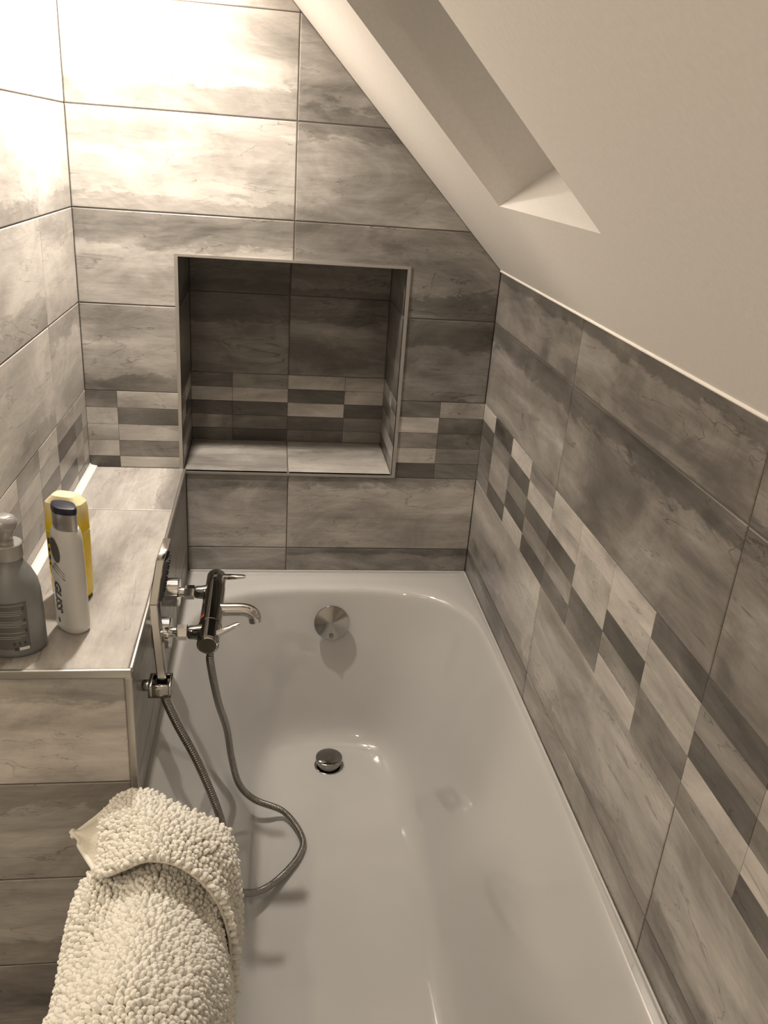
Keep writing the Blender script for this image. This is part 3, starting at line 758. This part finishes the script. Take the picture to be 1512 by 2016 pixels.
# white shampoo bottle
wc = (0.116, -0.740, LT); WD = (1, -0.85)
w = thing('shampoo_bottle', 'white oval shampoo bottle with navy cap standing beside the grey pump bottle', 'bottle', wc)
WB = [(0.0, 0.026, 0.017, 2.3), (0.004, 0.0292, 0.0200, 2.3), (0.012, 0.0300, 0.0208, 2.3), (0.07, 0.0292, 0.0205, 2.3), (0.13, 0.0288, 0.0200, 2.3), (0.160, 0.0282, 0.0195, 2.3), (0.172, 0.0265, 0.0185, 2.2), (0.178, 0.0235, 0.0170, 2.1)]
bm = bmesh.new(); oval_loft(bm, wc, WB, WD); link('bottle_body', bm, M['white_plastic'], w)
CB = 1.55
bm = bmesh.new(); oval_loft(bm, wc, [(0.1785, 0.0255, 0.0150, CB), (0.180, 0.0262, 0.0155, CB), (0.205, 0.0262, 0.0155, CB)], WD, 64); link('cap_band', bm, M['brushed'], w)
bm = bmesh.new(); oval_loft(bm, wc, [(0.2052, 0.0268, 0.0158, CB), (0.2065, 0.0272, 0.0162, CB), (0.2120, 0.0270, 0.0160, CB), (0.2150, 0.0255, 0.0148, CB), (0.2160, 0.022, 0.0120, CB)], WD, 64); link('cap_top', bm, M['navy'], w)
# print on the broad face that looks to the front left
wu = Vector((WD[0], WD[1], 0)).normalized(); wv = Vector((-wu.y, wu.x, 0)); face_n = -wv
def on_face(s, z, o_=0.0004):     # s along the long direction, surface of superellipse
    e = 2.3; a, b = 0.0289, 0.0204
    q = max(0.0, 1-abs(s/a)**e)**(1/e)*b
    return Vector((wc[0], wc[1], wc[2]+z))+wu*s+face_n*(q+o_)
def face_patch(bm, outline):
    n_ = len(outline); c_ = (sum(p[0] for p in outline)/n_, sum(p[1] for p in outline)/n_)
    vo = [bm.verts.new(on_face(s, z)) for s, z in outline]; vc = bm.verts.new(on_face(*c_))
    for i in range(n_): bm.faces.new((vo[i], vo[(i+1) % n_], vc))
bm = bmesh.new()
face_patch(bm, [(-0.003+math.cos(q*PI/14)*0.0105-math.sin(q*PI/14)*0.004, 0.145+math.sin(q*PI/14)*0.0205) for q in range(28)])
bmesh.ops.recalc_face_normals(bm, faces=bm.faces); em = link('emblem', bm, simple('olive_print', (0.10, 0.095, 0.07), 0.4, 0.3), w)
bm = bmesh.new()
for k_, (zz, th) in enumerate(((0.112, 0.0035), (0.118, 0.0012), (0.122, 0.0012))):
    face_patch(bm, [(-0.015+0.004*k_, zz), (0.014, zz-0.016), (0.0145, zz-0.016+th*0.4), (-0.013+0.004*k_, zz+th)])
bmesh.ops.recalc_face_normals(bm, faces=bm.faces); link('swoosh', bm, M['ink'], w)
# lettering (reads down the bottle)
def text_mesh(txt, size):
    cu = bpy.data.curves.new('t', 'FONT'); cu.body = txt; cu.size = size; cu.resolution_u = 2; cu.shear = 0.3; cu.offset = size*0.045
    o = bpy.data.objects.new('t', cu); COL.objects.link(o); bpy.context.view_layer.update()
    me = bpy.data.meshes.new_from_object(o.evaluated_get(bpy.context.evaluated_depsgraph_get()))
    bpy.data.objects.remove(o); b = bmesh.new(); b.from_mesh(me); bpy.data.meshes.remove(me); return b
bm = text_mesh('GLISS', 0.021)
bmesh.ops.subdivide_edges(bm, edges=[e for e in bm.edges if e.calc_length() > 0.004], cuts=2)
for v_ in bm.verts: s_, z_ = v_.co.y-0.0105, 0.092-v_.co.x*1.05; v_.co = on_face(s_, z_, 0.0005)
link('lettering', bm, M['ink'], w)
bm = bmesh.new(); face_patch(bm, [(-0.006+math.cos(q*PI/8)*0.003, 0.021+math.sin(q*PI/8)*0.005) for q in range(16)]); bmesh.ops.recalc_face_normals(bm, faces=bm.faces); link('round_mark', bm, M['ink'], w)

# yellow bottle behind
yc = (0.093, -0.632, LT); YD = (1, -0.30)
y_ = thing('shower_gel_bottle', 'yellow translucent gel bottle with pale top standing behind the white shampoo bottle', 'bottle', yc)
e_ = 4.0
gel = simple('yellow_gel_in_pale_shell', (0.80, 0.56, 0.02), 0.22, **{'Subsurface Weight': 0.1})
nt = gel.node_tree; b = nt.nodes['Principled BSDF']; tcn = nt.nodes.new('ShaderNodeTexCoord'); sx_ = nt.nodes.new('ShaderNodeSeparateXYZ'); rp = nt.nodes.new('ShaderNodeValToRGB')
mrn = nt.nodes.new('ShaderNodeMapRange'); mrn.inputs['From Min'].default_value = 0.138; mrn.inputs['From Max'].default_value = 0.175
nt.links.new(tcn.outputs['Object'], sx_.inputs[0]); nt.links.new(sx_.outputs[2], mrn.inputs['Value']); nt.links.new(mrn.outputs[0], rp.inputs[0]); nt.links.new(rp.outputs[0], b.inputs['Base Color'])
rp.color_ramp.elements[0].color = (0.86, 0.62, 0.012, 1); rp.color_ramp.elements[1].color = (0.80, 0.74, 0.46, 1)
YW = 0.0335
bm = bmesh.new(); oval_loft(bm, yc, [(0.004, YW-.003, 0.016, e_), (0.008, YW-.001, 0.0185, e_), (0.05, YW, 0.0200, e_), (0.125, YW+.0005, 0.0205, e_)], YD, 64); link('bottle_body', bm, gel, y_)
bm = bmesh.new(); oval_loft(bm, yc, [(0.1252, YW+.001, 0.0209, e_), (0.1262, YW+.001, 0.0209, e_)], YD, 64); link('seam_line', bm, M['cream_plastic'], y_)
bm = bmesh.new(); oval_loft(bm, yc, [(0.1264, YW+.0005, 0.0205, e_), (0.165, YW, 0.0200, e_), (0.176, YW-.002, 0.0190, e_), (0.188, 0.0200, 0.0130, 4.0), (0.1885, 0.018, 0.011, 4.0)], YD, 64); link('bottle_top', bm, gel, y_, angle=22)
bm = bmesh.new(); oval_loft(bm, yc, [(0.0, YW-.003, 0.0165, e_), (0.0038, YW-.002, 0.0172, e_)], YD, 64); link('bottle_foot', bm, simple('brown_foot', (0.12, 0.09, 0.03), 0.5), y_)
yu = Vector((YD[0], YD[1], 0)).normalized(); yn = Vector((yu.y, -yu.x, 0))
bm = bmesh.new()
for q, (z_, h_) in enumerate(((0.108, 0.010), (0.092, 0.006), (0.078, 0.008), (0.066, 0.004))):
    c_ = Vector((yc[0], yc[1], LT+z_))-yu*0.024+yn*0.0202
    for a_ in (0, 1): 
        p_ = [c_+yu*(dx_*0.0022)+Vector((0, 0, dz_*h_/2))+yn*(0.0004 if a_ else -0.0006) for dx_, dz_ in ((-1, -1), (1, -1), (1, 1), (-1, 1))]
        if a_ == 0: lo_ = [bm.verts.new(x_) for x_ in p_]
        else:
            hi_ = [bm.verts.new(x_) for x_ in p_]; bm.faces.new(hi_); bm.faces.new(lo_[::-1])
            for k_ in range(4): bm.faces.new((lo_[k_], lo_[(k_+1) % 4], hi_[(k_+1) % 4], hi_[k_]))
bmesh.ops.recalc_face_normals(bm, faces=bm.faces); link('small_print', bm, M['ink'], y_)

# ------------------------------------------------------------------ chenille bath mat draped over the rim
#MAT
random.seed(11)
bath = thing('bath_mat', 'cream white chenille bath mat with bobbly pile hanging over the bathtub rim', 'bath mat', (0.28, -1.10, -0.25))
def sst(x): x = max(0, min(1, x)); return x*x*(3-2*x)
def main_prof(y):
    """cross-section (x,z) of the draped mat at y, from outside hem up over the rim and down inside"""
    s = (y+0.90)/-0.7    # 0 near the back end, 1 at the front
    s = max(0, s)
    zt = -0.212+0.075*sst((-y-1.04)/0.26)      # crown height
    xo = 0.168-0.004*s*4; 
    pts = [(xo-0.020, -0.62), (xo-0.020, -0.52), (xo-0.016, -0.42), (xo-0.006, -0.32), (xo+0.018, -0.235), (0.232, zt-0.020), (0.272, zt), (0.312, zt-0.014), (0.343, zt-0.050), (0.362, -0.275), (0.371, -0.34), (0.374, -0.385), (0.375, -0.42)]
    return spline([(x, 0, z) for x, z in pts], 10)
def surf_main(t_, y):
    pr = main_prof(y); i = t_*(len(pr)-1); k_ = min(int(i), len(pr)-2); p = pr[k_].lerp(pr[k_+1], i-k_)
    p = Vector((p.x, y, p.z))
    e = max(0, min(1, (-0.985-y)/0.05))     # tuck towards the back end under the folded part
    c = Vector((0.272, y, -0.30)); p = c+(p-c)*(0.90+0.10*sst(e))
    p.x += 0.004*math.sin(y*23+p.z*9); p.z += 0.0035*math.sin(y*31+p.x*17)
    return p
def grid_mesh(f, nu, nv):
    return [[f(i/nu, j/nv) for j in range(nv+1)] for i in range(nu+1)]
def cloth(bm, g_):
    vs = [[bm.verts.new(p) for p in r] for r in g_]
    for a, b in zip(vs, vs[1:]):
        for j in range(len(a)-1): bm.faces.new((a[j], a[j+1], b[j+1], b[j]))
def nubs(bm, f, nu, nv, r=0.0042, h=0.0115, sgn=1, jitter=0.16, vr=(0, 1), skip=None):
    """short rounded chenille loops standing on the surface f(u,v)"""
    for i in range(nu):
        for j in range(nv):
            u = (i+0.5+random.uniform(-jitter, jitter)*0.6)/nu; v = vr[0]+(vr[1]-vr[0])*(j+0.5+(0.25 if i % 2 else -0.25)+random.uniform(-jitter, jitter)*0.5)/nv
            u = min(max(u, 0.001), 0.998); v = min(max(v, 0.001), 0.998)
            if skip and skip(u, v): continue
            p = f(u, v); du = f(u+0.002, v)-p; dv = f(u, v+0.002)-p
            n_ = du.cross(dv)
            if n_.length < 1e-12: continue
            n_ = n_.normalized()*sgn; a = du.normalized(); b = n_.cross(a)
            lean = a*random.uniform(-.35, .35)+b*random.uniform(-.35, .35)+Vector((0, 0, -0.25)); ax_ = (n_+lean*0.8).normalized()
            hh = h*random.uniform(0.8, 1.15); rr = r*random.uniform(0.85, 1.1); rings_ = []
            for d, q in ((0.0, 0.75), (0.45, 1.0), (0.8, 0.80), (0.97, 0.38)):
                c = p+ax_*hh*d; rings_.append([bm.verts.new(c+(a*math.cos(2*PI*k_/7)+b*math.sin(2*PI*k_/7))*rr*q) for k_ in range(7)])
            for ra, rb in zip(rings_, rings_[1:]):
                for k_ in range(7): bm.faces.new((ra[k_], ra[(k_+1) % 7], rb[(k_+1) % 7], rb[k_]))
            bm.faces.new(rings_[-1])
YA, YB = -0.955, -1.62
fm = lambda u, v: surf_main(u, YA+(YB-YA)*v)
bm = bmesh.new(); cloth(bm, grid_mesh(fm, 90, 60)); o = link('mat_backing', bm, M['backing'], bath)
o.modifiers.new('t', 'SOLIDIFY').thickness = 0.003
# pile on the outside
bm = bmesh.new(); nubs(bm, fm, 100, 80, sgn=-1)
pile = link('chenille_pile', bm, M['mat'], bath); pile['kind'] = 'stuff'
# folded-over back end: a second layer whose corner sticks out to the left
def surf_fold(u, v):
    """u across (left corner -> inner side), v from back hem to the front edge of the fold"""
    L0 = [Vector(p) for p in ((0.140, -0.950, -0.226), (0.168, -0.922, -0.218), (0.197, -0.898, -0.205), (0.231, -0.892, -0.198), (0.277, -0.915, -0.203), (0.333, -0.945, -0.208), (0.374, -0.958, -0.226), (0.384, -0.965, -0.31), (0.380, -0.97, -0.42))]
    L1 = [Vector(p) for p in ((0.150, -0.962, -0.232), (0.184, -1.015, -0.224), (0.206, -1.050, -0.205), (0.239, -1.062, -0.180), (0.274, -1.068, -0.160), (0.318, -1.072, -0.172), (0.358, -1.078, -0.220), (0.378, -1.082, -0.30), (0.380, -1.085, -0.42))]
    def ev(P_, t_):
        t_ *= len(P_)-1; i = min(int(t_), len(P_)-2); f = t_-i
        p0, p1, p2, p3 = P_[max(i-1, 0)], P_[i], P_[i+1], P_[min(i+2, len(P_)-1)]
        return 0.5*((2*p1)+(p2-p0)*f+(2*p0-5*p1+4*p2-p3)*f*f+(3*p1-p0-3*p2+p3)*f**3)
    p = ev(L0, u).lerp(ev(L1, u), v); p.z += 0.018*math.sin(PI*v)*(1 if u < .65 else max(0, (0.8-u)/0.15)); p.x += 0.004*math.sin(v*9+u*5)
    return p
bm = bmesh.new(); cloth(bm, grid_mesh(surf_fold, 50, 16)); fb = link('folded_corner', bm, M['backing'], bath)
fb.modifiers.new('t', 'SOLIDIFY').thickness = 0.004
bm = bmesh.new(); nubs(bm, surf_fold, 66, 20, sgn=-1, skip=lambda u, v: u < 0.235 - 0.05*v)
pl = link('corner_pile', bm, M['mat'], fb); pl['kind'] = 'stuff'
bm = bmesh.new()
tube(bm, [surf_fold(q/30*0.42, 0.0) for q in range(31)], 0.0042, 10); tube(bm, [surf_fold(0.0, q/12) for q in range(13)]+[surf_fold(q/20*0.24, 1.0) for q in range(1, 21)], 0.0038, 10)
link('hem', bm, M['mat'], fb)
UP_ = spline([(x, 0, z) for x, z in ((0.199, -0.62), (0.201, -0.45), (0.202, -0.30), (0.211, -0.2615), (0.237, -0.2615), (0.262, -0.272), (0.285, -0.33), (0.308, -0.40))], 8)
bm = bmesh.new(); cloth(bm, [[Vector((p.x, -0.935-0.68*k_/20, p.z)) for k_ in range(21)] for p in UP_]); ul = link('under_layer', bm, M['backing'], bath)
m_ = ul.modifiers.new('t', 'SOLIDIFY'); m_.thickness = 0.003; m_.offset = -1
#ENDMAT

# ------------------------------------------------------------------ lamps
dv = Vector((-math.sin(TILT_A), 0, -math.cos(TILT_A))); A0 = Vector(LAMP_A)
nv = Vector((-0.7114, 0, -0.7027)); hit = A0-dv*0.075
base_ = hit - nv*((hit-Vector((W, 0, SZ))).dot(nv)) + nv*0.0005
la = thing('spotlight', 'small adjustable spotlight on the sloping ceiling above the ledge', 'lamp', base_)
bm = bmesh.new(); revolve(bm, base_, nv, [(0, 0.035), (0.010, 0.035), (0.012, 0.030)], 40); link('ceiling_rose', bm, M['alu'], la)
bm = bmesh.new(); tube(bm, [base_+nv*0.010, base_.lerp(A0-dv*0.05, 0.6), A0-dv*0.05], 0.006, 12); link('arm', bm, M['alu'], la)
bm = bmesh.new(); revolve(bm, A0-dv*0.062, dv, [(0, 0.020), (0.004, 0.028), (0.060, 0.036), (0.063, 0.036), (0.061, 0.034), (0.058, 0.033)], 40, cap1=False); link('lamp_shade', bm, M['alu'], la)
bm = bmesh.new(); revolve(bm, A0-dv*0.006, dv, [(0, 0.032), (0.002, 0.032)], 40); link('diffuser', bm, M['bulb'], la)
for i, L_ in enumerate((LAMP_B, LAMP_C)):
    r_ = thing('ceiling_downlight', ['round recessed downlight in the ceiling nearer the tiled alcove', 'round recessed downlight in the ceiling nearer the door side'][i], 'lamp', (L_[0], L_[1], CEIL-0.001))
    bm = bmesh.new(); revolve(bm, (L_[0], L_[1], CEIL-0.001), (0, 0, -1), [(0, 0.062), (0.004, 0.062), (0.006, 0.056), (0.003, 0.052)], 40, cap1=False); link('bezel', bm, M['white_frame'], r_)
    bm = bmesh.new(); revolve(bm, (L_[0], L_[1], CEIL-0.0015), (0, 0, -1), [(0, 0.05), (0.002, 0.05)], 40); link('diffuser', bm, M['bulb'], r_)

# ------------------------------------------------------------------ lift everything so the floor is at z = 0
for o in sc.objects:
    if o.parent is None: o.location.z += ZUP
for o in sc.objects:
    if '_w' in o: del o['_w']
